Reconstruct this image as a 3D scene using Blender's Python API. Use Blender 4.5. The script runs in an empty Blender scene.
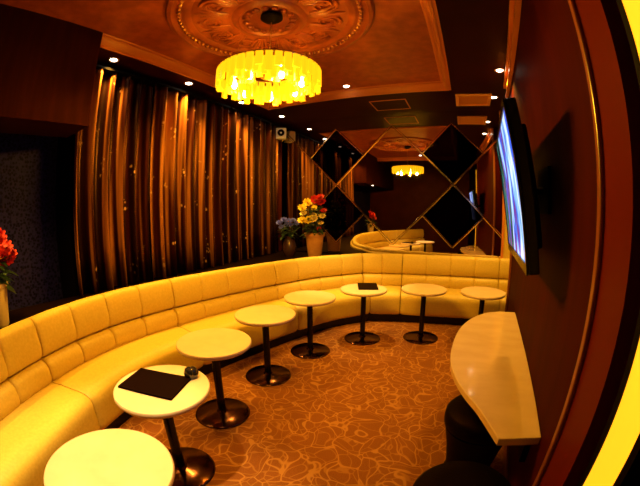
import bpy, bmesh, math, random
from mathutils import Vector, Matrix, noise
random.seed(7)
PI = math.pi
S = bpy.context.scene
C = S.collection

# ------------------------------------------------------------------ camera
# the photo was taken through a wide fisheye lens: 330 px per radian on a 640 px wide frame
cam_d = bpy.data.cameras.new('camera')
cam = bpy.data.objects.new('camera', cam_d); C.objects.link(cam)
cam.location = (0, 0, 1.5)
cam.rotation_euler = (math.radians(90 - 6.0), 0, math.radians(24.5))
cam_d.type = 'PANO'
cam_d.sensor_fit = 'HORIZONTAL'; cam_d.sensor_width = 36.0
cam_d.clip_start = 0.02; cam_d.clip_end = 60
FMM = 330.0 * 36.0 / 640.0
cd = cam_d
cd.panorama_type = 'FISHEYE_LENS_POLYNOMIAL'
cd.fisheye_fov = math.radians(200)
cd.fisheye_polynomial_k0 = 0.0
cd.fisheye_polynomial_k1 = -1.0 / FMM
cd.fisheye_polynomial_k2 = 0.0
cd.fisheye_polynomial_k3 = 0.0
cd.fisheye_polynomial_k4 = 0.0
S.camera = cam

# ------------------------------------------------------------------ world, view
w = bpy.data.worlds.new('world'); S.world = w; w.use_nodes = True
w.node_tree.nodes['Background'].inputs['Color'].default_value = (0.25, 0.06, 0.03, 1)
w.node_tree.nodes['Background'].inputs['Strength'].default_value = 0.01
S.view_settings.view_transform = 'Standard'
S.view_settings.look = 'None'
S.view_settings.gamma = 1.0
S.view_settings.use_curve_mapping = False
S.view_settings.exposure = 0.55
try:
    S.cycles.max_bounces = 10; S.cycles.sample_clamp_indirect = 4.0
    S.cycles.use_denoising = True
except Exception:
    pass

CHAND_COL = (1.0, 0.48, 0.02)
SPOT_COL = (1.0, 0.52, 0.06)
E_CHAND = 130.0
E_SPOT = 90.0
ZC = 2.95       # lower ceiling
ZT = 3.03       # raised tray
DM = 4.8        # mirror wall

# ------------------------------------------------------------------ materials
def mat(name, col=(.5, .5, .5), rough=.5, metal=0.0, spec=.5, emit=None, estr=0.0, sheen=0.0, coat=0.0, tint=None):
    m = bpy.data.materials.new(name); m.use_nodes = True
    b = m.node_tree.nodes['Principled BSDF']
    b.inputs['Base Color'].default_value = (*col, 1)
    b.inputs['Roughness'].default_value = rough
    b.inputs['Metallic'].default_value = metal
    b.inputs['Specular IOR Level'].default_value = spec
    b.inputs['Sheen Weight'].default_value = sheen
    b.inputs['Coat Weight'].default_value = coat
    if tint: b.inputs['Specular Tint'].default_value = (*tint, 1)
    if emit:
        b.inputs['Emission Color'].default_value = (*emit, 1)
        b.inputs['Emission Strength'].default_value = estr
    return m

def nd(m, t, **kw):
    n = m.node_tree.nodes.new(t)
    for k, v in kw.items():
        if hasattr(n, k): setattr(n, k, v)
    return n
def lk(m, a, b): m.node_tree.links.new(a, b)
def ramp(m, stops):
    r = nd(m, 'ShaderNodeValToRGB'); e = r.color_ramp.elements
    while len(e) < len(stops): e.new(.5)
    for i, (p, c) in enumerate(stops):
        e[i].position = p; e[i].color = (*c, 1)
    return r
def bsdf(m): return m.node_tree.nodes['Principled BSDF']
def coords(m, scale=(1, 1, 1), gen='Object'):
    t = nd(m, 'ShaderNodeTexCoord'); mp = nd(m, 'ShaderNodeMapping')
    mp.inputs['Scale'].default_value = scale
    lk(m, t.outputs[gen], mp.inputs['Vector']); return mp
def noisy(m, c1, c2, scale=8, detail=4, stretch=(1, 1, 1), lo=.3, hi=.7, bump=0.0, gen='Object'):
    mp = coords(m, stretch, gen)
    n = nd(m, 'ShaderNodeTexNoise'); n.inputs['Scale'].default_value = scale; n.inputs['Detail'].default_value = detail
    lk(m, mp.outputs[0], n.inputs['Vector'])
    r = ramp(m, [(lo, c1), (hi, c2)]); lk(m, n.outputs['Fac'], r.inputs[0])
    lk(m, r.outputs[0], bsdf(m).inputs['Base Color'])
    if bump:
        bp = nd(m, 'ShaderNodeBump'); bp.inputs['Strength'].default_value = bump; bp.inputs['Distance'].default_value = .01
        lk(m, n.outputs['Fac'], bp.inputs['Height']); lk(m, bp.outputs[0], bsdf(m).inputs['Normal'])
    return m

M = {}
M['leather'] = noisy(mat('cream_leather', rough=.42, spec=.4), (.60, .42, .075), (.68, .49, .10), 55, 3, bump=.12)
M['black_lacquer'] = mat('black_lacquer', (.003, .002, .002), .25, spec=.25)
M['black_matte'] = mat('black_matte', (.002, .001, .001), .6, spec=.05)
M['black_leather'] = noisy(mat('black_leather', rough=.5, spec=.04, tint=(1, .4, .2)), (.002, .001, .001), (.004, .002, .002), 90, 2, bump=.1)
M['chrome'] = mat('chrome', (.55, .5, .45), .12, 1.0)
M['dark_chrome'] = mat('dark_chrome', (.08, .03, .02), .16, 1.0)
M['marble'] = noisy(mat('cream_marble', rough=.10, spec=.5, coat=.3), (.66, .46, .30), (.72, .52, .36), 5, 6, (1, 2.2, 1), .35, .7)
M['table_top'] = noisy(mat('cream_laminate', rough=.3), (.70, .52, .36), (.76, .57, .41), 14, 3)
M['plaster'] = noisy(mat('tray_plaster', rough=.42), (.28, .052, .010), (.42, .090, .017), 11, 8, lo=.35, hi=.68, bump=.25)
M['relief'] = noisy(mat('relief_plaster', rough=.30), (.24, .048, .011), (.36, .082, .02), 14, 5, lo=.3, hi=.7)
M['gilt_bead'] = mat('gilt_bead', (.75, .33, .10), .22, .7)
M['cornice'] = mat('cornice_gilt', (.62, .20, .045), .35)
M['dark_ceiling'] = noisy(mat('dark_ceiling', rough=.45, spec=.05, tint=(1, .22, .08)), (.018, .0025, .001), (.03, .004, .0015), 3, 4)
M['wine_wall'] = noisy(mat('wine_wall', rough=.6, spec=.02, tint=(1, .22, .08)), (.030, .003, .0008), (.048, .0045, .0012), 2.5, 6, (3, 3, .4), bump=.03)
M['red_panel'] = mat('red_lacquer_panel', (.10, .009, .003), .4, spec=.05, tint=(1, .22, .08))
M['bulkhead'] = noisy(mat('bulkhead_wood', rough=.5, spec=.02, tint=(1, .22, .08)), (.02, .004, .002), (.032, .006, .003), 3, 5, (6, 6, .5))
M['wood_trim'] = mat('dark_wood_trim', (.22, .06, .02), .3)
M['wall_back'] = noisy(mat('back_wall_red', rough=.55, spec=.1), (.05, .007, .004), (.08, .011, .005), 3, 4)
M['ledge'] = mat('ledge_dark', (.006, .002, .001), .4, spec=.05)

# patterned carpet: pale curved leaf veins on brown
m = mat('carpet', rough=.9, spec=.15); M['carpet'] = m
mp = coords(m, (1, 1, 1))
nz = nd(m, 'ShaderNodeTexNoise'); nz.inputs['Scale'].default_value = 3.6; nz.inputs['Detail'].default_value = 1
lk(m, mp.outputs[0], nz.inputs['Vector'])
mx = nd(m, 'ShaderNodeMixRGB', blend_type='ADD'); mx.inputs[0].default_value = .42
lk(m, mp.outputs[0], mx.inputs[1]); lk(m, nz.outputs['Color'], mx.inputs[2])
def veins(scale, wdt):
    v = nd(m, 'ShaderNodeTexVoronoi', feature='DISTANCE_TO_EDGE'); v.inputs['Scale'].default_value = scale
    lk(m, mx.outputs[0], v.inputs['Vector'])
    r = ramp(m, [(wdt * .45, (1, 1, 1)), (wdt, (0, 0, 0))]); lk(m, v.outputs['Distance'], r.inputs[0]); return r
v1 = veins(6.5, .042); v2 = veins(9.5, .045)
mxv = nd(m, 'ShaderNodeMixRGB', blend_type='LIGHTEN'); mxv.inputs[0].default_value = .6
lk(m, v1.outputs[0], mxv.inputs[1]); lk(m, v2.outputs[0], mxv.inputs[2])
fib = nd(m, 'ShaderNodeTexNoise'); fib.inputs['Scale'].default_value = 160; lk(m, mp.outputs[0], fib.inputs['Vector'])
rb = ramp(m, [(.3, (.17, .053, .010)), (.7, (.24, .08, .015))]); lk(m, fib.outputs['Fac'], rb.inputs[0])
mc = nd(m, 'ShaderNodeMixRGB'); mc.inputs[2].default_value = (.36, .155, .034, 1)
lk(m, mxv.outputs[0], mc.inputs[0]); lk(m, rb.outputs[0], mc.inputs[1]); lk(m, mc.outputs[0], bsdf(m).inputs['Base Color'])
bp = nd(m, 'ShaderNodeBump'); bp.inputs['Strength'].default_value = .3; bp.inputs['Distance'].default_value = .005
lk(m, fib.outputs['Fac'], bp.inputs['Height']); lk(m, bp.outputs[0], bsdf(m).inputs['Normal'])

# curtains: satin brown cloth in two-tone bands with painted fold light, small glittering embroidery
m = mat('curtain_satin', rough=.36, spec=.3); M['curtain'] = m
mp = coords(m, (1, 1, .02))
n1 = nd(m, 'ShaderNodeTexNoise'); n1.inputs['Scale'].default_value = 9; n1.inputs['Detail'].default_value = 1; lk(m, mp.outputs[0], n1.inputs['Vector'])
r1 = ramp(m, [(.42, (.005, .001, .001)), (.50, (.035, .005, .003)), (.57, (.30, .11, .028)), (.62, (.24, .08, .02)), (.70, (.02, .003, .002))]); lk(m, n1.outputs['Fac'], r1.inputs[0])  # two-tone bands, with gold ridge light and dark valley shade painted in
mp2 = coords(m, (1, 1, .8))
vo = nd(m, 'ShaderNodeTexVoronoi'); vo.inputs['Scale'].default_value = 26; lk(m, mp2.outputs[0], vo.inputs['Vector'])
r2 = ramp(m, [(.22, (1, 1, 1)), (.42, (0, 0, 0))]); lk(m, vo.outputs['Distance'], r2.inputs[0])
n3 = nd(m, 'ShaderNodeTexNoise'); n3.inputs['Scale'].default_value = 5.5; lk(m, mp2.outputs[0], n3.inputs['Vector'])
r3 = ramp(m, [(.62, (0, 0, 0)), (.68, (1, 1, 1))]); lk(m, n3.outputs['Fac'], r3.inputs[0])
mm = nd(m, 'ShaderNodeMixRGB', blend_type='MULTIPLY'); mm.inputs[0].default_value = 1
lk(m, r2.outputs[0], mm.inputs[1]); lk(m, r3.outputs[0], mm.inputs[2])
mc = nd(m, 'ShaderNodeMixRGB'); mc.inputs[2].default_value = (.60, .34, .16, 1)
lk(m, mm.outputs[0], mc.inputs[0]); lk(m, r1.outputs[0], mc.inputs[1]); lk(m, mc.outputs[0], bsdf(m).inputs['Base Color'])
bsdf(m).inputs['Specular Tint'].default_value = (1, .45, .25, 1)

# damask wallpaper of the alcove
m = mat('damask_wallpaper', rough=.5, spec=.02); M['damask'] = m
mp = coords(m, (1, 1, 1))
vo = nd(m, 'ShaderNodeTexVoronoi'); vo.inputs['Scale'].default_value = 34; lk(m, mp.outputs[0], vo.inputs['Vector'])
n3 = nd(m, 'ShaderNodeTexNoise'); n3.inputs['Scale'].default_value = 30; lk(m, mp.outputs[0], n3.inputs['Vector'])
mm = nd(m, 'ShaderNodeMixRGB', blend_type='MULTIPLY'); mm.inputs[0].default_value = 1
lk(m, vo.outputs['Distance'], mm.inputs[1]); lk(m, n3.outputs['Fac'], mm.inputs[2])
r = ramp(m, [(.12, (.004, .003, .02)), (.3, (.018, .014, .10))]); lk(m, mm.outputs[0], r.inputs[0]); lk(m, r.outputs[0], bsdf(m).inputs['Base Color'])

# mirrors
M['mirror'] = mat('mirror_glass', (.80, .72, .66), .012, 1.0)
M['smoked'] = mat('smoked_mirror', (.018, .013, .012), .02, 1.0)
M['bevel'] = mat('bevelled_mirror_edge', (.95, .8, .6), .12, 1.0)

# lamps and the glowing frame edge
M['glass_bar'] = mat('amber_glass_bar', (.30, .12, .01), .2, emit=(1.0, .46, .004), estr=1.0)
M['bulb'] = mat('lamp_bulb', (1, .9, .6), .3, emit=(1.0, .85, .35), estr=14)
M['spot_bulb'] = mat('spot_bulb', (1, .95, .85), .3, emit=(1.0, .88, .66), estr=14)
M['lamp_rim'] = mat('lamp_rim', (.5, .32, .18), .3, .6)
M['glow_face'] = mat('amber_glow_face', (.9, .6, .2), .4, emit=(1.0, .42, .01), estr=.85)  # brightly lit frame edge, its brightness put in as emission
M['vent'] = mat('vent_paint', (.85, .42, .16), .5)

# television picture: bright blurred streaks of blue, white and green
m = mat('tv_picture', (0, 0, 0), .15); M['screen'] = m
mp = coords(m, (1.0, 4.0, 1.3))
n1 = nd(m, 'ShaderNodeTexNoise'); n1.inputs['Scale'].default_value = 2.1; n1.inputs['Detail'].default_value = 3; lk(m, mp.outputs[0], n1.inputs['Vector'])
sp = nd(m, 'ShaderNodeSeparateXYZ'); tc = nd(m, 'ShaderNodeTexCoord'); lk(m, tc.outputs['Object'], sp.inputs[0])
ma = nd(m, 'ShaderNodeMath', operation='MULTIPLY_ADD'); ma.inputs[1].default_value = -.42
lk(m, sp.outputs['Y'], ma.inputs[0]); lk(m, n1.outputs['Fac'], ma.inputs[2])
r1 = ramp(m, [(.26, (.004, .006, .012)), (.36, (.02, .16, .12)), (.43, (.22, .03, .12)), (.50, (.02, .08, .65)), (.58, (.25, .5, 1.0)), (.68, (.75, .88, 1.0)), (.80, (.04, .12, .8))])
lk(m, ma.outputs[0], r1.inputs[0]); lk(m, r1.outputs[0], bsdf(m).inputs['Emission Color'])
bsdf(m).inputs['Emission Strength'].default_value = .95

# plants
M['pot'] = noisy(mat('terracotta_pot', rough=.5), (.55, .24, .09), (.68, .33, .13), 9, 4)
M['dark_vase'] = mat('dark_glazed_vase', (.05, .02, .02), .25)
M['cream_pot'] = mat('cream_pot', (.70, .52, .28), .4)
M['leaf'] = noisy(mat('leaf_green', rough=.5), (.012, .035, .012), (.03, .07, .02), 12, 2)
M['yellow_petal'] = mat('yellow_petal', (.85, .65, .05), .6)
M['cream_petal'] = mat('cream_petal', (.85, .70, .30), .6)
M['red_petal'] = mat('red_petal', (.50, .008, .008), .6)
M['blue_petal'] = mat('blue_petal', (.10, .12, .80), .6)
M['stem'] = mat('stem_green', (.03, .06, .02), .6)
M['flower_core'] = mat('flower_core', (.3, .14, .02), .7)
M['speaker'] = mat('speaker_cream', (.85, .75, .55), .5)
M['menu_black'] = mat('menu_black_leatherette', (.005, .0008, .001), .45, spec=.03)
M['paper'] = mat('paper', (.6, .5, .35), .7)
M['grey_glass'] = mat('dark_glass', (.015, .012, .012), .08, coat=.6)
M['tan_band'] = mat('tan_band', (.55, .33, .14), .4)

# ------------------------------------------------------------------ mesh helpers
class MB:
    def __init__(s): s.v = []; s.f = []
    def add(s, vs, fs):
        o = len(s.v); s.v += [tuple(p) for p in vs]; s.f += [[i + o for i in f] for f in fs]; return s
    def box(s, x0, x1, y0, y1, z0, z1, T=None):
        vs = [Vector((x, y, z)) for z in (z0, z1) for y in (y0, y1) for x in (x0, x1)]
        if T is not None: vs = [T @ p for p in vs]
        return s.add(vs, [(0, 2, 3, 1), (4, 5, 7, 6), (0, 1, 5, 4), (2, 6, 7, 3), (0, 4, 6, 2), (1, 3, 7, 5)])
    def prism(s, pts, z0, z1):      # plan polygon extruded upward
        n = len(pts); vs = [(x, y, z0) for x, y in pts] + [(x, y, z1) for x, y in pts]
        fs = [list(range(n))[::-1], list(range(n, 2 * n))] + [(i, (i + 1) % n, n + (i + 1) % n, n + i) for i in range(n)]
        return s.add(vs, fs)
    def lathe(s, prof, n=40, c=(0, 0, 0), T=None):
        vs = []; k = len(prof)
        for i in range(n):
            a = 2 * PI * i / n
            for r, z in prof:
                p = Vector((c[0] + r * math.cos(a), c[1] + r * math.sin(a), c[2] + z))
                vs.append(T @ p if T is not None else p)
        fs = []
        for i in range(n):
            j = (i + 1) % n
            for q in range(k - 1): fs.append((i * k + q, j * k + q, j * k + q + 1, i * k + q + 1))
        if prof[0][0] > 1e-6: fs.append([i * k for i in range(n)][::-1])
        if prof[-1][0] > 1e-6: fs.append([i * k + k - 1 for i in range(n)])
        return s.add(vs, fs)
    def tube(s, pts, r, n=8, closed=False):
        pts = [Vector(p) for p in pts]; k = len(pts); vs = []
        rr = r if isinstance(r, (list, tuple)) else [r] * k
        for i, p in enumerate(pts):
            a = pts[(i - 1) % k] if (closed or i > 0) else p; b = pts[(i + 1) % k] if (closed or i < k - 1) else p
            t = (b - a).normalized(); u = t.cross(Vector((0, 0, 1)))
            if u.length < 1e-3: u = t.cross(Vector((1, 0, 0)))
            u.normalize(); v = t.cross(u)
            for j in range(n):
                an = 2 * PI * j / n; vs.append(p + rr[i] * (math.cos(an) * u + math.sin(an) * v))
        fs = []
        for i in range(k if closed else k - 1):
            i2 = (i + 1) % k
            for j in range(n): fs.append((i * n + j, i * n + (j + 1) % n, i2 * n + (j + 1) % n, i2 * n + j))
        if not closed: fs += [list(range(n))[::-1], [(k - 1) * n + j for j in range(n)]]
        return s.add(vs, fs)
    def ball(s, c, r, nu=8, nv=6, sc=(1, 1, 1)):
        vs = [(c[0], c[1], c[2] - r * sc[2])]
        for i in range(1, nv):
            ph = -PI / 2 + PI * i / nv
            for j in range(nu):
                a = 2 * PI * j / nu
                vs.append((c[0] + r * sc[0] * math.cos(ph) * math.cos(a), c[1] + r * sc[1] * math.cos(ph) * math.sin(a), c[2] + r * sc[2] * math.sin(ph)))
        vs.append((c[0], c[1], c[2] + r * sc[2])); L = len(vs) - 1; fs = []
        for j in range(nu): fs.append((0, 1 + (j + 1) % nu, 1 + j)); fs.append((L, L - nu + j, L - nu + (j + 1) % nu))
        for i in range(nv - 2):
            for j in range(nu):
                a = 1 + i * nu + j; b = 1 + i * nu + (j + 1) % nu; fs.append((a, b, b + nu, a + nu))
        return s.add(vs, fs)
    def grid(s, rows, closed_rows=False, caps=False):    # rows: list of equal-length lists of points
        k = len(rows[0]); vs = [p for r in rows for p in r]; fs = []
        for i in range(len(rows) - 1):
            for j in range(k if closed_rows else k - 1):
                j2 = (j + 1) % k; fs.append((i * k + j, i * k + j2, (i + 1) * k + j2, (i + 1) * k + j))
        if caps: fs += [list(range(k))[::-1], [(len(rows) - 1) * k + j for j in range(k)]]
        return s.add(vs, fs)
    def build(s, name, material, parent=None, smooth=None, bevel=0.0, loc=None):
        me = bpy.data.meshes.new(name); me.from_pydata([tuple(p) for p in s.v], [], s.f); me.update()
        bm = bmesh.new(); bm.from_mesh(me)
        bmesh.ops.recalc_face_normals(bm, faces=bm.faces)
        bm.to_mesh(me); bm.free()
        me.materials.append(material)
        o = bpy.data.objects.new(name, me); C.objects.link(o)
        if loc is not None: o.location = loc
        if parent is not None: o.parent = parent
        if smooth is not None:
            for p in me.polygons: p.use_smooth = True
            try: me.set_sharp_from_angle(angle=math.radians(smooth))
            except Exception: pass
        if bevel:
            b = o.modifiers.new('bevel', 'BEVEL'); b.width = bevel; b.segments = 2; b.limit_method = 'ANGLE'
        return o

def tag(o, label=None, cat=None, group=None, kind=None):
    if label: o['label'] = label
    if cat: o['category'] = cat
    if group: o['group'] = group
    if kind: o['kind'] = kind
    return o
def thing(name, label, cat, loc=(0, 0, 0), rz=0.0, group=None):
    o = bpy.data.objects.new(name, None); C.objects.link(o); o.empty_display_size = .1
    o.location = loc; o.rotation_euler = (0, 0, rz)
    return tag(o, label, cat, group)
def copy_tree(o, parent=None):
    c = o.copy(); C.objects.link(c)
    if parent is not None: c.parent = parent
    for ch in list(o.children): copy_tree(ch, c)
    return c
def struct(o, label=None): return tag(o, label, kind='structure')
def lamp(name, kind, loc, energy, col, parent=None, rot=(0, 0, 0), size=.05, angle=100, blend=.6):
    d = bpy.data.lights.new(name, kind); d.energy = energy; d.color = col; d.shadow_soft_size = size
    if kind == 'SPOT': d.spot_size = math.radians(angle); d.spot_blend = blend
    o = bpy.data.objects.new(name, d); C.objects.link(o); o.location = loc; o.rotation_euler = rot
    if parent is not None: o.parent = parent
    return o

# ------------------------------------------------------------------ the room
WN = Vector((-1, .06, 0)).normalized()
def W(y, off=0.0):                # a point on the right wall's face, moved off into the room
    p = Vector((.375 + .06 * y, y, 0)) + WN * off
    return (p.x, p.y)
def wallprism(y0, y1, o0, o1, z0, z1, mb=None):
    mb = mb or MB()
    return mb.prism([W(y0, o0), W(y1, o0), W(y1, o1), W(y0, o1)], z0, z1)

XL, XA, YB, XR = -2.97, -3.4, -2.4, 1.45
struct(MB().box(XA - .1, XR + .1, YB - .1, DM + .25, -.1, 0).build('floor', M['carpet']))
# lower ceiling with the tray cut out
tx0, tx1, ty0, ty1 = -2.57, -.12, -.05, 3.87
mb = MB()
for a in ((XA - .1, tx0, YB, DM + .2), (tx1, XR + .1, YB, DM + .2), (tx0, tx1, YB, ty0), (tx0, tx1, ty1, DM + .2)):
    mb.box(*a, ZC, ZC + .05)
struct(mb.build('ceiling', M['dark_ceiling']))
struct(MB().box(tx0 - .05, tx1 + .05, ty0 - .05, ty1 + .05, ZT, ZT + .05).build('ceiling_tray', M['plaster']))
def frame_rings(x0, x1, y0, y1, prof):
    # prof: list of (inset, z): rectangle rings joined into a mitred moulding
    rows = []
    for d, z in prof: rows.append([(x0 + d, y0 + d, z), (x1 - d, y0 + d, z), (x1 - d, y1 - d, z), (x0 + d, y1 - d, z)])
    return MB().grid(rows, closed_rows=True)
struct(frame_rings(tx0 - .05, tx1 + .05, ty0 - .05, ty1 + .05,
       [(.0, ZC - .002), (.03, ZC - .002), (.03, ZC - .018), (.055, ZC - .018), (.058, ZC - .004), (.066, ZC + .0), (.074, ZC + .025), (.086, ZC + .045), (.10, ZC + .055), (.10, ZT - .008), (.112, ZT - .008), (.118, ZT + .002)]).build('trim_1', M['cornice'], smooth=30))

# far wall behind the mirror, left wall behind the curtains, alcove, back wall, right walls
struct(MB().box(XA - .1, XR + .1, DM + .03, DM + .15, 0, ZC).build('wall_far', M['wall_back']))
struct(MB().box(XA - .1, XL - .02, 1.22, DM + .03, 0, ZC).build('wall_left', M['black_matte']))
struct(MB().box(XA - .1, XA, YB, 1.22, 0, ZC).build('wall_alcove', M['damask']))
struct(MB().box(XA - .1, XR + .1, YB - .1, YB, 0, ZC).build('wall_back', M['wall_back']))
struct(MB().box(-2.98, -2.50, YB, 1.16, 2.19, ZT).build('ceiling_bulkhead', M['bulkhead']))
struct(MB().prism([W(.945), W(3.75), (1.5, 3.75), (1.5, .945)], 0, ZC).build('wall_right', M['wine_wall']))
struct(wallprism(.735, .945, .0, -.3, 0, ZC).build('wall_right_panel', M['red_panel']))
struct(wallprism(YB, .735, -.05, -.3, 0, ZC).build('wall_right_near', M['black_matte']))
struct(MB().box(XR, XR + .1, 3.75, DM + .03, 0, ZC).build('wall_right_far', M['wine_wall']))
# mouldings on the right wall
mb = wallprism(.945, 3.77, 0, .05, ZC - .04, ZC - .001); wallprism(.945, 3.76, 0, .022, ZC - .13, ZC - .04, mb); wallprism(.945, 3.77, 0, .04, ZC - .155, ZC - .13, mb)
struct(mb.build('trim_2', M['cornice'], bevel=.004))
mb = wallprism(3.70, 3.775, 0, .022, 0, ZC - .1)
struct(mb.build('trim_3', M['wood_trim'], bevel=.004))
mb = wallprism(.93, .962, 0, .016, 0, ZC - .1)
struct(mb.build('trim_4', M['wood_trim'], bevel=.005))
struct(wallprism(.962, 3.70, 0, .012, 0, .1).build('baseboard_right', M['wood_trim'], bevel=.003))

# ------------------------------------------------------------------ mirror wall
mz0, mz1 = .80, ZC
mx0, mx1 = -2.9, .60
my = DM
mw = thing('mirror_wall', 'wall of diamond mirror tiles with smoked black lozenges above the far sofa', 'mirror', (-1.15, my, 0))
off = Vector((-1.15, my, 0))
def P(x, y, z): return (x - off.x, y - off.y, z)
mb = MB(); mb.box(mx0 - off.x, mx1 - off.x, 0, .03, mz0, mz1)
mb.build('mirror_pane', M['mirror'], mw)
HD = .447       # half diagonal of a small smoked lozenge
xc0, zc0 = -.12, 1.87
def clipz(z): return max(mz0, min(mz1, z))
def clip_poly(poly):
    def cut(poly, ax, lim, keep_less):
        out = []
        for i in range(len(poly)):
            a, b = poly[i], poly[(i + 1) % len(poly)]
            ia = (a[ax] <= lim) if keep_less else (a[ax] >= lim); ib = (b[ax] <= lim) if keep_less else (b[ax] >= lim)
            if ia: out.append(a)
            if ia != ib:
                t = (lim - a[ax]) / (b[ax] - a[ax]); out.append((a[0] + t * (b[0] - a[0]), a[1] + t * (b[1] - a[1])))
        return out
    for ax, lim, kl in ((0, mx0, False), (0, mx1, True), (1, mz0, False), (1, mz1, True)):
        if len(poly) < 3: return []
        poly = cut(poly, ax, lim, kl)
    return poly
def tile(cx, cz, h):
    poly = clip_poly([(cx, cz + h), (cx + h, cz), (cx, cz - h), (cx - h, cz)])
    if len(poly) < 3: return
    n = len(poly); mb = MB()
    inner = [(cx + (x - cx) * .95, cz + (z - cz) * .95) for x, z in poly]
    vs = [P(x, my - .0005, z) for x, z in poly] + [P(x, my - .006, z) for x, z in inner]
    mb.add(vs, [list(range(n, 2 * n))] + [(i, (i + 1) % n, n + (i + 1) % n, n + i) for i in range(n)])
    mb.build('smoked_tile', M['smoked'], mw)
for k in (-1, 0, 1, -2):
    cx = xc0 + k * 4 * HD
    if cx + HD < mx0 or cx - HD > mx1: continue
    tile(cx, zc0 + HD, HD); tile(cx, zc0 - HD, HD)
# bevelled strips along the big diamonds' edges
def strip(xa, za, xb, zb, wd=.017):
    L = math.hypot(xb - xa, zb - za); ux, uz = (xb - xa) / L, (zb - za) / L; nx, nz_ = -uz, ux
    def pt(t, o, d): return P(xa + ux * t + nx * o, my - d, za + uz * t + nz_ * o)
    rows = []
    for t in (0, L): rows.append([pt(t, -wd, .001), pt(t, -wd * .5, .011), pt(t, wd * .5, .011), pt(t, wd, .001)])
    MB().grid(rows).build('bevel_strip', M['bevel'], mw)
def seg_clip(xa, za, xb, zb):
    t0, t1 = 0.0, 1.0; dx, dz = xb - xa, zb - za
    for p, q in ((-dx, xa - mx0), (dx, mx1 - xa), (-dz, za - mz0), (dz, mz1 - za)):
        if abs(p) < 1e-9:
            if q < 0: return None
            continue
        r = q / p
        if p < 0: t0 = max(t0, r)
        else: t1 = min(t1, r)
    if t0 >= t1 - 1e-3: return None
    return xa + dx * t0, za + dz * t0, xa + dx * t1, za + dz * t1
D2 = 2 * HD
segs = set()
for k in (-2, -1, 0, 1):
    cx = xc0 + k * 4 * HD
    for sx in (-1, 1):
        for sz in (-1, 1):
            segs.add((cx, zc0, cx + sx * D2, zc0 + sz * D2))           # big cross through the node
            segs.add((cx + sx * HD, zc0 + sz * HD, cx, zc0 + sz * D2))  # closes the smoked lozenge
for sgm in sorted(segs):
    c = seg_clip(*sgm)
    if c: strip(*c)
mb = MB(); mb.box(mx0 - off.x, mx1 - off.x + .0, -.02, .03, mz0 - .035, mz0); mb.build('bottom_rail', M['black_lacquer'], mw)
mb = MB(); mb.box(mx1 - off.x, mx1 - off.x + .035, -.02, .03, mz0 - .035, mz1); mb.build('side_rail', M['cornice'], mw)
# pale wall strip to the right of the mirror
struct(MB().box(mx1 + .035, XR, my, my + .03, .3, ZC).build('wall_far_strip', M['leather']))

# ------------------------------------------------------------------ curved sofa
def catmull(pts, per=24):
    out = []; n = len(pts); P_ = [Vector(p).to_2d() for p in pts]
    for i in range(n - 1):
        p0 = P_[i - 1] if i else P_[0] * 2 - P_[1]; p1, p2 = P_[i], P_[i + 1]; p3 = P_[i + 2] if i + 2 < n else P_[n - 1] * 2 - P_[n - 2]
        for q in range(per):
            t = q / per
            out.append(.5 * ((2 * p1) + (p2 - p0) * t + (2 * p0 - 5 * p1 + 4 * p2 - p3) * t * t + (3 * p1 - p0 - 3 * p2 + p3) * t ** 3))
    out.append(P_[-1]); return out
left = catmull([(-1.30, -1.25), (-1.72, -.62), (-2.08, .02), (-2.30, .45), (-2.46, .90), (-2.53, 1.35), (-2.52, 1.75), (-2.45, 2.25), (-2.33, 2.75), (-2.16, 3.3), (-1.88, 3.92), (-1.40, 4.50)])
right = catmull([(-1.40, 4.50), (-.85, 4.64), (-.15, 4.72), (.6, 4.73), (1.25, 4.73)])
def resample(path):
    L = [0.0]
    for a, b in zip(path, path[1:]): L.append(L[-1] + (b - a).length)
    return L
Ll, Lr = resample(left), resample(right)
def at_path(path, L, s):
    s = max(0, min(L[-1], s))
    for i in range(len(L) - 1):
        if L[i + 1] >= s - 1e-9:
            t = (s - L[i]) / max(1e-9, L[i + 1] - L[i]); p = path[i].lerp(path[i + 1], t)
            tg = (path[min(i + 2, len(path) - 1)] - path[max(0, i - 1)]).normalized(); return p, Vector((tg.y, -tg.x))
    return path[-1], Vector((0, -1))
nl = at_path(left, Ll, Ll[-1])[1]; nr = at_path(right, Lr, 0)[1]
mitre = (nl + nr).normalized(); mitre_k = 1 / mitre.dot(nl)
def s_of(path, L, q):
    b = min(range(len(path)), key=lambda i: (path[i] - Vector(q)).length); return L[b]
def frame_at(path, L, s, which):
    p, n = at_path(path, L, s)
    # the mitred corner: blend to the shared mitre normal at the crease
    if which == 'l':
        k = max(0, 1 - (L[-1] - s) / .45)
    else:
        k = max(0, 1 - s / .45)
    k = k * k * (3 - 2 * k)
    nn = n.lerp(mitre * mitre_k, k)
    return p, nn
def smooth_pts(prof, sub=5):
    q = catmull([(a, b) for a, b in prof], sub); return [(v.x, v.y) for v in q]
UP = smooth_pts([(.0, .585), (.0, .70), (-.004, .82), (.012, .858), (.045, .868), (.082, .85), (.103, .80), (.118, .72), (.118, .655), (.10, .605), (.072, .588)])
LO = smooth_pts([(.03, .40), (.03, .575), (.07, .584), (.115, .572), (.142, .54), (.150, .49), (.142, .44), (.12, .405)])
SE = smooth_pts([(.09, .12), (.09, .40), (.14, .425), (.30, .432), (.42, .425), (.485, .395), (.512, .345), (.512, .25), (.505, .15), (.49, .115)])
PL = [(.06, 0), (.06, .115), (.45, .115), (.45, 0)]
SHL = [(-.035, 0), (-.035, .80), (-.02, .815), (.02, .815), (.055, .78), (.055, 0)]
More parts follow.
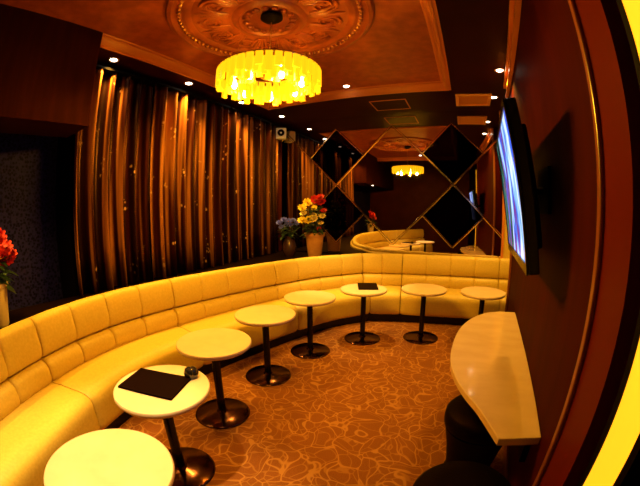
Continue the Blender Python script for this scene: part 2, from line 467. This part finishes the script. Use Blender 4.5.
def sweep(path, L, which, s0, s1, prof, cushions, gap, bulge, steps=14):
    mb = MB(); rows = []; n = max(1, cushions); ss = []
    Ltot = s1 - s0
    for c in range(n):
        for q in range(steps + 1):
            if c and q == 0: continue
            ss.append((c, .5 - .5 * math.cos(PI * q / steps)))
    cd_ = sum(a for a, b in prof) / len(prof); cz_ = sum(b for a, b in prof) / len(prof)
    for i, (c, u) in enumerate(ss):
        s = s0 + gap + (Ltot - 2 * gap) * (c + u) / n
        p, nn = frame_at(path, L, s, which)
        e = abs(2 * u - 1); b = -bulge * (.85 * e ** 40 + .25 * e ** 6)
        endk = 0
        row = []
        for d, z in prof:
            # pinch the outline toward the middle of the section at the seams
            dd, dz = d - cd_, z - cz_; l = math.hypot(dd, dz) or 1
            front = 1.0 if d > .02 else 0.0
            dn = d + b * dd / l * front; zn = z + b * dz / l * front
            q2 = p + nn * dn; row.append((q2.x, q2.y, zn))
        rows.append(row)
    return mb.grid(rows, closed_rows=True, caps=True)
sofa_labels = []
def sofa_section(path, L, which, s0, s1, n, label):
    o = thing('sofa_section', label, 'sofa', (0, 0, 0), 0, 'cream sofa sections')
    mid = at_path(path, L, (s0 + s1) / 2)[0]
    o.location = (mid.x, mid.y, 0)
    inv = Vector((-mid.x, -mid.y, 0))
    def put(name, prof, cush, gap, bulge, material, smooth=50):
        mb = sweep(path, L, which, s0, s1, prof, cush, gap, bulge)
        mb.v = [(x + inv.x, y + inv.y, z) for x, y, z in mb.v]
        return mb.build(name, material, o, smooth=smooth)
    put('plinth', PL, 1, .002, 0, M['black_lacquer'], 30)
    put('back_shell', SHL, 1, .002, 0, M['leather'], 30)
    put('seat_cushion', SE, 1, .004, .016, M['leather'])
    put('lower_back_cushion', LO, n, .003, .014, M['leather'])
    put('upper_back_cushion', UP, n, .003, .016, M['leather'])
    return o
sA = s_of(left, Ll, (-2.33, .52)); sB = s_of(left, Ll, (-2.49, 1.97)); sC = s_of(left, Ll, (-2.16, 3.3)); sD = Ll[-1]
sofa_section(left, Ll, 'l', 0, sA - 1.4 if sA > 1.5 else .01, 2, 'cream leather sofa end section farthest from the mirror, seen only in reflection') if sA > 1.7 else None
st = max(0, sA - 1.4)
sofa_section(left, Ll, 'l', st, sA, 4, 'tufted cream sofa section beside the nearest empty round table, cut by the picture edge')
sofa_section(left, Ll, 'l', sA, sB, 4, 'tufted cream sofa section behind the round table with black menu and ashtray')
sofa_section(left, Ll, 'l', sB, sC, 4, 'tufted cream sofa section under the middle of the curtains')
sofa_section(left, Ll, 'l', sC, sD, 4, 'tufted cream sofa section in front of the flower pots, ending at the corner crease')
s5 = .60
sofa_section(right, Lr, 'r', 0, s5, 2, 'short two-tuft cream sofa section right of the corner crease under the mirror')
sofa_section(right, Lr, 'r', s5, s5 + 1.4, 4, 'tufted four-seam cream sofa section under the mirror behind the empty tables')

sofa_section(right, Lr, 'r', s5 + 1.4, Lr[-1] - .01, 2, 'cream sofa end section mostly hidden behind the wine red wall corner')
# dark ledge behind the curved sofa
mb = MB(); rows = []
bk = [at_path(left, Ll, Ll[-1] * i / 40) for i in range(5, 40)]
pts = [(p.x - n.x * .05, p.y - n.y * .05) for p, n in bk]
outer = [(-2.95 if y < 4.0 else -2.95, y) for x, y in pts]
for (x, y), (xo, yo) in zip(pts, outer):
    yy = min(y, DM - .03); rows.append([(x, y, .62), (x, y, .78), (xo, yy, .78), (xo, yy, .62)])
x, y = pts[-1]
rows.append([(x, y, .62), (x, y, .78), (-2.95, DM - .03, .78), (-2.95, DM - .03, .62)])
rows.append([(-1.55, DM - .03, .62), (-1.55, DM - .03, .78), (-2.95, DM - .028, .78), (-2.95, DM - .028, .62)])
struct(mb.grid(rows, closed_rows=True, caps=True).build('trim_5', M['ledge']))

# ------------------------------------------------------------------ curtains
def curtain(y0, y1, ph, label, seed):
    rnd = random.Random(seed); zs = [2.86, 2.80, 2.6, 2.2, 1.7, 1.2, .79]
    o = thing('curtain', label, 'curtain', (-2.88, (y0 + y1) / 2, .79), 0, 'brown satin curtains along the left wall')
    N = int((y1 - y0) / .008); yc = (y0 + y1) / 2
    # folds of varying width
    ph_acc = [0.0]; ws = []
    t = ph; per = .16
    for i in range(N + 1):
        if i: t += 2 * PI * (y1 - y0) / N / per * (1 + .45 * noise.noise(Vector((i * .02, seed * 3.1, 0))))
        ws.append(t)
    rows = []
    for k, z in enumerate(zs):
        row = []
        amp = .042 + .022 * (k / (len(zs) - 1))
        for i in range(N + 1):
            y = y0 + (y1 - y0) * i / N
            wob = .010 * math.sin(z * 3 + i * .05 + seed)
            sx = math.sin(ws[i]); sx = math.copysign(abs(sx) ** .75, sx)
            dx = amp * sx + .010 * math.sin(ws[i] * .5 + seed) + .012 * noise.noise(Vector((y * 3, z * 1.2, seed)))
            row.append((dx + wob * .3, y + .012 * math.cos(ws[i]) * (.4 + .6 * k / 6) - yc, z - .79))
        rows.append(row)
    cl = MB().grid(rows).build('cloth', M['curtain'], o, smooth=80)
    sd = cl.modifiers.new('thick', 'SOLIDIFY'); sd.thickness = .004
    MB().box(-.06, .06, y0 - yc, y1 - yc, 2.86 - .79, 2.885 - .79).build('curtain_track', M['black_matte'], o)
    return o
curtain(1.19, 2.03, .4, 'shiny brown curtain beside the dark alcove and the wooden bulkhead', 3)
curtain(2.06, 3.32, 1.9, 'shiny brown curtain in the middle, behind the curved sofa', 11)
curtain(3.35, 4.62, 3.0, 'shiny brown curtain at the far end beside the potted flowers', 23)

# ------------------------------------------------------------------ round tables
def make_table(loc, label):
    o = thing('round_table', label, 'table', (loc[0], loc[1], 0), 0, 'round lounge tables along the sofa')
    R = .265
    MB().lathe([(0, .576), (R - .02, .576), (R - .006, .580), (R, .588), (R, .602), (R - .004, .608), (R - .012, .61), (0, .61)], 64).build('table_top', M['table_top'], o, smooth=40)
    MB().lathe([(.0, .02), (.030, .02), (.030, .56), (.075, .566), (.075, .576), (0, .576)], 28).build('pole', M['black_lacquer'], o, smooth=40)
    MB().lathe([(0, 0), (.205, 0), (.21, .004), (.208, .010), (.195, .016), (.10, .022), (.042, .030), (.036, .045), (0, .045)], 56).build('base', M['dark_chrome'], o, smooth=50)
    return o
tb = make_table((-1.00, .34), 'empty round cream table nearest the camera, cut by the bottom of the picture')
spots_t = [((-1.32, .91), 'round cream table carrying a black menu and a small ashtray'),
           ((-1.51, 1.55), 'empty round cream table just behind the one with the ashtray'),
           ((-1.545, 2.25), 'empty round cream table, fourth from the camera along the curved sofa'),
           ((-1.445, 2.92), 'empty round cream table just before the far one that carries a menu'),
           ((-1.04, 3.47), 'round cream table by the corner with only a black menu on it'),
           ((-.385, 3.71), 'empty round cream table right of the far one that carries a menu'),
           ((.30, 3.74), 'empty round cream table half hidden by the wine red wall corner')]
for (x, y), lb in spots_t:
    c = copy_tree(tb); c.location = (x, y, 0); c['label'] = lb

# menus and ashtray
def menu(c, ang, wd, ht, label, open_deg=0):
    o = thing('menu_book', label, 'menu', (c[0], c[1], .61), ang, 'black menus on the tables')
    MB().box(-wd / 2, wd / 2, -ht / 2, ht / 2, 0, .003).build('back_cover', M['menu_black'], o, bevel=.001)
    MB().box(-wd / 2 + .006, wd / 2 - .006, -ht / 2 + .006, ht / 2 - .006, .003, .010).build('pages', M['menu_black'], o)
    MB().box(-wd / 2, wd / 2, -ht / 2, ht / 2, .010, .013).build('front_cover', M['menu_black'], o, bevel=.001)
    MB().box(-wd / 2 - .003, -wd / 2, -ht / 2, ht / 2, 0, .013).build('spine', M['menu_black'], o)
    return o
menu((-1.362, .905), math.atan2(.111, .321), .335, .235, 'black menu lying beside the ashtray on a round table')
menu((-1.02, 3.56), .35, .22, .30, 'black menu on the round table in the far corner')
o = thing('ashtray', 'small dark round ashtray at the edge of the table beside the menu', 'ashtray', (-1.262, 1.09, .61))
MB().lathe([(0, 0), (.028, 0), (.040, .012), (.043, .028), (.036, .043), (.031, .043), (.034, .028), (.028, .014), (0, .012)], 32).build('bowl', M['grey_glass'], o, smooth=50)
MB().lathe([(0.030, .042), (.036, .043), (.033, .052), (.018, .060), (0, .062)], 28).build('lid', M['grey_glass'], o, smooth=50)

# ------------------------------------------------------------------ wall counter
o = thing('marble_counter', 'half-round cream marble counter fixed to the wine red wall under the television', 'counter', (*W(1.9), 0))
ox, oy = W(1.9)
front = [(.40, 2.90), (.28, 2.84), (.17, 2.71), (.09, 2.54), (.035, 2.34), (.008, 2.12), (.0, 1.92), (.012, 1.76), (.05, 1.60), (.105, 1.46), (.17, 1.33), (.255, 1.115)]
fr = catmull(front, 5)
poly = [W(1.135, .001), W(2.90, .001)] + [(p.x, p.y) for p in fr]
poly = [(x - ox, y - oy) for x, y in poly]
MB().prism(poly, .60, .64).build('counter_top', M['marble'], o, bevel=.005)
inner = [((x) * .82, y * .82) for x, y in poly]
mb = wallprism(1.25, 2.8, .0, .03, .40, .60); mb.v = [(x - ox, y - oy, z) for x, y, z in mb.v]
mb.build('wall_bracket', M['black_matte'], o)
for yy in (1.45, 2.55):
    mb = wallprism(yy, yy + .04, .05, .30, .53, .60)
    mb.v = [(x - ox, y - oy, z) for x, y, z in mb.v]
    mb.build('support_arm', M['black_matte'], o)

# ------------------------------------------------------------------ black stools under the counter
def make_stool(loc, label):
    o = thing('round_stool', label, 'stool', (loc[0], loc[1], 0), 0, 'black stools at the wall counter')
    MB().lathe([(0, .36), (.19, .36), (.212, .375), (.216, .41), (.212, .445), (.195, .465), (.12, .474), (0, .476)], 48).build('seat', M['black_leather'], o, smooth=60)
    MB().lathe([(0, .02), (.14, .02), (.150, .10), (.170, .22), (.200, .345), (.205, .36), (0, .36)], 48).build('body', M['black_leather'], o, smooth=60)
    MB().lathe([(0, 0), (.15, 0), (.155, .012), (.14, .02), (0, .02)], 40).build('foot_ring', M['black_lacquer'], o, smooth=60)
    return o
st1 = make_stool((.165, .965), 'round black stool nearest the camera at the near end of the counter')
c = copy_tree(st1); c.location = (.226, 1.60, 0); c.scale = (.95, .95, 1); c['label'] = 'round black stool tucked under the middle of the counter'

# ------------------------------------------------------------------ television
o = thing('television', 'black flat television tilted off the wine red wall, showing blue and white picture', 'television', (.27, 1.825, 1.6))
nt, nb, ft, fb = (Vector(v) for v in ((.185, 1.35, 1.96), (.300, 1.35, 1.255), (.262, 2.30, 1.96), (.340, 2.30, 1.255)))
base = Vector((.27, 1.825, 1.6))
ey = ((ft + fb) - (nt + nb)).normalized(); ez = ((nt + ft) - (nb + fb)).normalized(); ex = ey.cross(ez).normalized(); ez = ex.cross(ey).normalized()
cc = (nt + nb + ft + fb) / 4 - base
Tm = Matrix.Translation(cc) @ Matrix((( ex.x, ey.x, ez.x, 0), (ex.y, ey.y, ez.y, 0), (ex.z, ey.z, ez.z, 0), (0, 0, 0, 1)))
# local: +x points into the wall, -x is the picture side
hw, hh = .49, .355
MB().box(0, .05, -hw, hw, -hh, hh, Tm).build('case', M['black_lacquer'], o, bevel=.006)
MB().box(.05, .085, -hw * .8, hw * .8, -hh * .75, hh * .75, Tm).build('back_housing', M['black_matte'], o, bevel=.01)
mb = MB()
for a in ((-hw, hw, -hh, -hh + .045), (-hw, hw, hh - .028, hh), (-hw, -hw + .028, -hh + .045, hh - .028), (hw - .028, hw, -hh + .045, hh - .028)):
    mb.box(-.008, 0, a[0], a[1], a[2], a[3], Tm)
mb.build('bezel', M['black_lacquer'], o)
sc_o = MB().box(-.003, 0, -hw + .028, hw - .028, -hh + .045, hh - .028).build('screen', M['screen'], o)
sc_o.matrix_local = Tm
mb = MB(); wx, wy = W(1.83, .0)
mb.box(-.08, .02, -.06, .06, -.08, .08, Tm @ Matrix.Translation((.10, 0, 0)))
a = Vector((wx, wy, 1.62)) - base
mb.tube([cc + Vector((.06, 0, 0)), (cc + a) * .5 + Vector((0, .05, 0)), a], .022, 10)
mb.box(a.x - .025, a.x - .001, a.y - .12, a.y + .12, a.z - .12, a.z + .12)
mb.build('wall_mount', M['black_matte'], o)

# ------------------------------------------------------------------ amber frame edge, lit look added as glow, and its casing
o = thing('lit_frame_edge', 'tall amber frame edge set in the right wall beside the camera, lit look added as glow', 'frame edge', (*W(.58), 0))
ox, oy = W(.58)
def wp(y0, y1, o0, o1, z0, z1):
    mb = wallprism(y0, y1, o0, o1, z0, z1); mb.v = [(x - ox, y - oy, z) for x, y, z in mb.v]; return mb
wp(.475, .618, -.05, .0, .08, 2.60).build('glow_face', M['glow_face'], o)
mb = wp(.45, .475, -.05, .012, .05, 2.63); mb2 = wp(.618, .64, -.05, .004, .05, 2.63); mb.add(mb2.v, mb2.f)
mb3 = wp(.475, .618, -.05, .004, 2.60, 2.63); mb.add(mb3.v, mb3.f); mb3 = wp(.475, .618, -.05, .004, .05, .08); mb.add(mb3.v, mb3.f)
mb.build('casing', M['black_matte'], o)

# ------------------------------------------------------------------ ceiling rose
rc = Vector((-1.33, 1.96, ZT))
o = thing('ceiling_rose', 'large round ornate plaster rose on the tray ceiling above the chandelier', 'ceiling rose', rc)
R = .82
MB().lathe([(R, .004), (R, -.012), (R - .015, -.03), (R - .045, -.035), (R - .06, -.018), (R - .075, -.012), (R - .09, -.012), (R - .13, -.012), (R - .14, -.02), (R - .16, -.024), (R - .18, -.016), (R - .2, -.006), (R - .2, .004)], 96).build('outer_ring', M['relief'], o, smooth=40)
mb = MB()
for i in range(84):
    a = 2 * PI * i / 84; mb.ball(((R - .105) * math.cos(a), (R - .105) * math.sin(a), -.014), .020, 8, 6)
mb.build('bead_ring', M['gilt_bead'], o, smooth=60)
MB().lathe([(.64, .003), (.62, -.004), (.30, -.010), (.28, -.03), (.24, -.035), (.22, -.015), (.14, -.02), (.12, -.035), (.06, -.04), (0, -.04)], 72).build('medallion', M['relief'], o, smooth=40)
mb = MB()
for i in range(12):
    a0 = 2 * PI * i / 12; sg = 1 if i % 2 else -1
    # one scroll: a spiral with a tail
    cx, cy = .47 * math.cos(a0), .47 * math.sin(a0); pts = []; rad = []
    for q in range(34):
        t = q / 33; th = a0 + sg * (t * 4.1 * PI) ; rr = .015 + .085 * t
        pts.append((cx + rr * math.cos(th), cy + rr * math.sin(th), -.014)); rad.append(.006 + .010 * t)
    mb.tube(pts, rad, 6)
    # acanthus leaf between the scrolls
    b0 = a0 + PI / 12
    for dv in (-.16, -.08, 0, .08, .16):
        pts = [(.33 * math.cos(b0 + dv * .4), .33 * math.sin(b0 + dv * .4), -.010), (.45 * math.cos(b0 + dv * .9), .45 * math.sin(b0 + dv * .9), -.024), ((.60 - abs(dv) * .6) * math.cos(b0 + dv * 1.1), (.60 - abs(dv) * .6) * math.sin(b0 + dv * 1.1), -.008)]
        mb.tube(pts, [.012, .018, .005], 6)
mb.build('scroll_relief', M['relief'], o, smooth=60)
mb = MB()
for i in range(16):
    a = 2 * PI * i / 16
    mb.ball((.185 * math.cos(a), .185 * math.sin(a), -.022), .03, 8, 6, (1, 1, .6))
mb.build('petal_ring', M['relief'], o, smooth=60)

# ------------------------------------------------------------------ chandelier
ch = Vector((-1.26, 1.885, 0)); ZB, ZTP = 2.345, 2.485
o = thing('chandelier', 'round chandelier of lit amber glass bars hanging from the ceiling rose', 'chandelier', (ch.x, ch.y, ZB))
def up(z): return z - ZB
MB().lathe([(0, up(2.985)), (.085, up(2.985)), (.085, up(2.965)), (.06, up(2.945)), (.02, up(2.93)), (0, up(2.93))], 32).build('ceiling_canopy', M['black_matte'], o, smooth=40)
MB().tube([(0, 0, up(2.94)), (0, 0, up(2.46))], .004, 10).build('rod', M['lamp_rim'], o)
RC = .362
mb = MB()
for r in (RC, RC * .8, RC * .55):
    mb.tube([(r * math.cos(2 * PI * i / 60), r * math.sin(2 * PI * i / 60), up(ZTP) + .004) for i in range(60)], .007, 6, closed=True)
for i in range(6):
    a = 2 * PI * i / 6; mb.tube([(.0, .0, up(ZTP) + .004), (RC * math.cos(a), RC * math.sin(a), up(ZTP) + .004)], .005, 6)
mb.lathe([(0, up(2.44)), (.05, up(2.44)), (.06, up(2.45)), (.05, up(2.49)), (0, up(2.50))], 24)
mb.build('frame', M['lamp_rim'], o)
rnd = random.Random(4)
def bar(r, a, wd, z0, z1):
    mb = MB(); n = 6
    T = Matrix.Rotation(a, 4, 'Z') @ Matrix.Translation((r, 0, 0))
    mb.box(-.011, .011, -wd / 2, wd / 2, z0, z1, T)
    mb.box(.011, .014, -wd / 2 + .006, -wd / 2 + .011, z0, z1, T)
    mb.box(.011, .014, wd / 2 - .011, wd / 2 - .006, z0, z1, T)
    return mb
for i in range(38):
    a = 2 * PI * i / 38
    low = up(ZB) + (0, .035, .012, .05)[i % 4] + rnd.uniform(-.004, .004)
    bar(RC, a, .046, low, up(ZTP)).build('glass_bar', M['glass_bar'], o, bevel=.003)
for i in range(54):
    k, n_, r_ = (i, 32, .8) if i < 32 else (i - 32, 22, .55)
    a = 2 * PI * (k + .5) / n_
    bar(RC * r_, a, .042, up(ZB) + (-.012, .03, .01)[i % 3], up(ZTP)).build('glass_bar', M['glass_bar'], o, bevel=.003)
for i in range(7):
    a = 2 * PI * (i + .3) / 7; bx, by = .24 * math.cos(a), .24 * math.sin(a)
    bl = MB().lathe([(0, -.030), (.012, -.028), (.020, -.012), (.020, .004), (.010, .024), (.008, .04), (0, .04)], 14, (bx, by, up(ZB + .035))).build('bulb', M['bulb'], o, smooth=60)
    lamp('bulb_glow', 'POINT', (bx, by, up(ZB - .012)), E_CHAND / 7, CHAND_COL, o, size=.014)

# ------------------------------------------------------------------ downlights
def make_downlight(x, y, z, label, energy=E_SPOT, angle=110, col=SPOT_COL):
    o = thing('downlight', label, 'ceiling light', (x, y, z), 0, 'small recessed downlights')
    MB().lathe([(.036, .0), (.056, -.001), (.058, -.006), (.052, -.010), (.040, -.008), (.036, -.002)], 28).build('rim', M['lamp_rim'], o, smooth=40)
    MB().lathe([(0, -.013), (.026, -.011), (.036, -.004), (.036, 0)], 24).build('bulb', M['spot_bulb'], o, smooth=60)
    lamp('beam', 'SPOT', (0, 0, -.02), energy, col, o, size=.03, angle=angle, blend=.7)
    return o
make_downlight(-2.765, 1.46, ZC, 'downlight above the curtain beside the wooden bulkhead')
make_downlight(-2.74, 2.46, ZC, 'downlight above the middle curtain, left of the chandelier')
make_downlight(-2.71, 3.42, ZC, 'downlight above the far curtain, seen only in the mirror')
make_downlight(-2.62, 4.32, ZC, 'downlight in the far left ceiling corner above the potted flowers')
make_downlight(-1.33, 3.70, ZT, 'downlight inside the tray edge right of the chandelier', E_SPOT * 2.2, 42, (1, .62, .16))
make_downlight(.47, 3.32, ZC, 'downlight by the cornice of the wine red wall, nearer of the two')
make_downlight(.475, 4.19, ZC, 'downlight beside the square ceiling vent near the television')
make_downlight(-1.15, .30, ZT, 'downlight at the near tray edge above the nearest table, outside the picture', E_SPOT * 3.5, 46, (1, .66, .22))
make_downlight(-2.58, .26, 2.19, 'downlight under the wooden bulkhead above the red flowers, outside the picture', E_SPOT * .8, 125)
# ------------------------------------------------------------------ ceiling vent and hatch
o = thing('ceiling_vent', 'pale rectangular ceiling vent between the tray and the far mirror', 'vent', (.205, 4.29, ZC))
mb = MB()
for a in ((-.235, .235, -.235, -.19), (-.235, .235, .19, .235), (-.235, -.19, -.19, .19), (.19, .235, -.19, .19)): mb.box(*a, -.018, 0)
mb.build('frame', M['vent'], o, bevel=.004)
MB().box(-.19, .19, -.19, .19, -.004, 0).build('backing', M['vent'], o)
mb = MB()
for i in range(9):
    y = -.165 + i * .041; mb.box(-.19, .19, -.015, .006, -.010, -.006, Matrix.Translation((0, y, 0)) @ Matrix.Rotation(.35, 4, 'X'))
mb.build('slats', M['vent'], o)
o = thing('ceiling_hatch', 'dark square access hatch with thin gilt edge before the far mirror', 'hatch', (-.93, 4.38, ZC))
mb = MB()
for a in ((-.25, .25, -.22, -.205), (-.25, .25, .205, .22), (-.25, -.235, -.205, .205), (.235, .25, -.205, .205)): mb.box(*a, -.008, 0)
mb.build('frame', M['cornice'], o)
MB().box(-.235, .235, -.205, .205, -.004, 0).build('panel', M['dark_ceiling'], o)

# ------------------------------------------------------------------ wall speaker in the corner
o = thing('wall_speaker', 'small cream square speaker high in the far corner above the blue flowers', 'speaker', (-2.80, 4.60, 2.66))
T = Matrix.Rotation(.5, 4, 'Z') @ Matrix.Scale(1.15, 4)
mb = MB(); mb.box(-.075, .075, -.0, .11, 0, .16, T); mb.build('cabinet', M['speaker'], o, bevel=.008)
T2 = T @ Matrix.Translation((0, -.001, .085)) @ Matrix.Rotation(PI / 2, 4, 'X')
MB().lathe([(0, -.004), (.018, .0), (.045, .010), (.05, .006), (.05, -.004)], 28, (0, 0, 0), T2).build('cone', M['black_matte'], o, smooth=50)
MB().box(-.02, .02, .11, .17, .05, .09, T).build('bracket', M['black_matte'], o)

# ------------------------------------------------------------------ flower arrangements
def flower_mesh(r, petals=9, layers=2):
    mb = MB()
    for L in range(layers):
        tilt = .25 + .55 * L; rr = r * (1 - .28 * L)
        for k in range(petals):
            a = 2 * PI * (k + .5 * L) / petals; rows = []
            for i in range(4):
                t = i / 3; wdt = r * .34 * math.sin(PI * (.18 + .72 * t)); d = rr * t; z = d * math.sin(tilt) * (1 + .2 * t) + .004 * L
                d2 = d * math.cos(tilt); rows.append([(d2 * math.cos(a) - s * wdt * math.sin(a), d2 * math.sin(a) + s * wdt * math.cos(a), z + abs(s) * r * .08) for s in (-1, 0, 1)])
            mb.grid(rows)
    return mb
def bouquet(o, z0, flowers, leaves, spread, height, seed, leaf_len=.14):
    rnd = random.Random(seed)
    st = MB()
    for (x, y, z, r, mt, ax) in flowers:
        st.tube([(x * .15, y * .15, z0), (x * .6, y * .6, z0 + (z - z0) * .55), (x, y, z - .004)], [.004, .0035, .003], 6)
    st.build('stems', M['stem'], o)
    lf = MB()
    for i in range(leaves):
        a = rnd.uniform(0, 2 * PI); rr = spread * rnd.uniform(.1, .95); zz = z0 + height * rnd.uniform(.02, .85)
        base = Vector((rr * .55 * math.cos(a), rr * .55 * math.sin(a), zz)); da = a + rnd.uniform(-.6, .6); el = rnd.uniform(-.3, .9); Ln = leaf_len * rnd.uniform(.7, 1.25)
        d = Vector((math.cos(da) * math.cos(el), math.sin(da) * math.cos(el), math.sin(el))); sd = Vector((-math.sin(da), math.cos(da), 0))
        rows = []
        for q in range(6):
            t = q / 5; wdt = Ln * .22 * math.sin(PI * (.06 + .9 * t)); p = base + d * Ln * t + Vector((0, 0, -Ln * .35 * t * t))
            rows.append([p - sd * wdt, p + Vector((0, 0, -wdt * .3)), p + sd * wdt])
        lf.grid(rows)
    lf.build('foliage', M['leaf'], o, smooth=60)
    for (x, y, z, r, mt, ax) in flowers:
        fm = flower_mesh(r).build('flower', M[mt], o, smooth=60)
        fm.location = (x, y, z); fm.rotation_euler = ax
        MB().ball((0, 0, r * .12), r * .22, 8, 6, (1, 1, .6)).build('flower_core', M['flower_core'], fm, smooth=60)

# camera-facing direction from the corner
def fl(n, seed, cx, cy, w_, z0, z1, mts, r=.045):
    rnd = random.Random(seed); out = []
    for i in range(n):
        x, y, z = cx + rnd.uniform(-w_, w_), cy + rnd.uniform(-w_, w_), rnd.uniform(z0, z1)
        out.append((x, y, z, r * rnd.uniform(.8, 1.25), mts[i % len(mts)], (rnd.uniform(.3, 1.0), rnd.uniform(-.4, .6), rnd.uniform(-1, 1))))
    return out
o = thing('potted_flowers', 'orange pot of yellow and red flowers behind the sofa corner by the mirror', 'flowers', (-2.10, 4.42, .78), 0)
MB().lathe([(0, 0), (.095, 0), (.10, .01), (.135, .30), (.155, .31), (.155, .36), (.14, .36), (.13, .32), (0, .31)], 40).build('pot', M['pot'], o, smooth=40)
fls = []
rnd = random.Random(5)
# left side yellow tiers, right top red ones
for (u, z, mt, r) in ((-.10, .80, 'yellow_petal', .075), (-.16, .72, 'yellow_petal', .07), (-.14, .64, 'cream_petal', .06), (-.15, .535, 'yellow_petal', .08), (-.06, .545, 'yellow_petal', .08), (.04, .56, 'cream_petal', .07),
                      (.10, .60, 'cream_petal', .06), (.03, .84, 'red_petal', .08), (.10, .86, 'red_petal', .08), (.13, .80, 'red_petal', .08), (.02, .72, 'yellow_petal', .055), (.14, .68, 'red_petal', .055), (-.02, .62, 'cream_petal', .05), (.12, .50, 'cream_petal', .05), (.08, .42, 'red_petal', .04)):
    # u runs across the view from the room (roughly along +x,+y)
    x = u * .9 + rnd.uniform(-.01, .01) + .03; y = u * .40 - .10 + rnd.uniform(-.04, .04)
    fls.append((x, y, z, r, mt, (rnd.uniform(.5, 1.0), rnd.uniform(-.1, .5), rnd.uniform(-.3, .3))))
bouquet(o, .31, fls, 90, .24, .50, 3)
o = thing('blue_flowers', 'dark vase of blue flowers beside the orange pot and the far curtain', 'flowers', (-2.50, 4.36, .78), 0)
MB().lathe([(0, 0), (.07, 0), (.10, .06), (.11, .14), (.08, .24), (.06, .27), (.07, .30), (.06, .30), (.05, .27), (0, .26)], 36).build('vase', M['dark_vase'], o, smooth=50)
fls = []
for (u, z, r) in ((-.14, .50, .055), (-.07, .54, .06), (0, .52, .06), (.07, .53, .055), (.13, .50, .05), (-.03, .47, .05), (.05, .46, .05), (-.11, .44, .045)):
    fls.append((u * .9 + .02, u * .4 - .06, z, r, 'blue_petal', (rnd.uniform(.5, 1.), rnd.uniform(-.1, .4), rnd.uniform(-.3, .3))))
bouquet(o, .27, fls, 60, .2, .22, 9, .12)
o = thing('red_flowers', 'cream pot of red flowers at the left picture edge in the dark alcove', 'flowers', (-2.60, .36, .78), 0)
MB().lathe([(0, 0), (.07, 0), (.075, .01), (.105, .26), (.118, .27), (.118, .30), (.105, .30), (.10, .28), (0, .27)], 36).build('pot', M['cream_pot'], o, smooth=40)
fls = []
for (x, y, z, r) in ((.05, .07, .46, .075), (.06, -.02, .52, .08), (.02, .12, .52, .075), (.08, .06, .56, .075), (-.05, .0, .58, .08), (.0, .08, .60, .07), (.06, .13, .43, .06), (.10, -.06, .44, .07), (-.06, -.10, .5, .07), (.09, .02, .41, .06), (.02, .17, .47, .055)):
    fls.append((x, y, z, r, 'red_petal', (rnd.uniform(-.3, .3), rnd.uniform(.5, 1.1), rnd.uniform(-.3, .3))))
bouquet(o, .27, fls, 50, .2, .22, 13, .12)
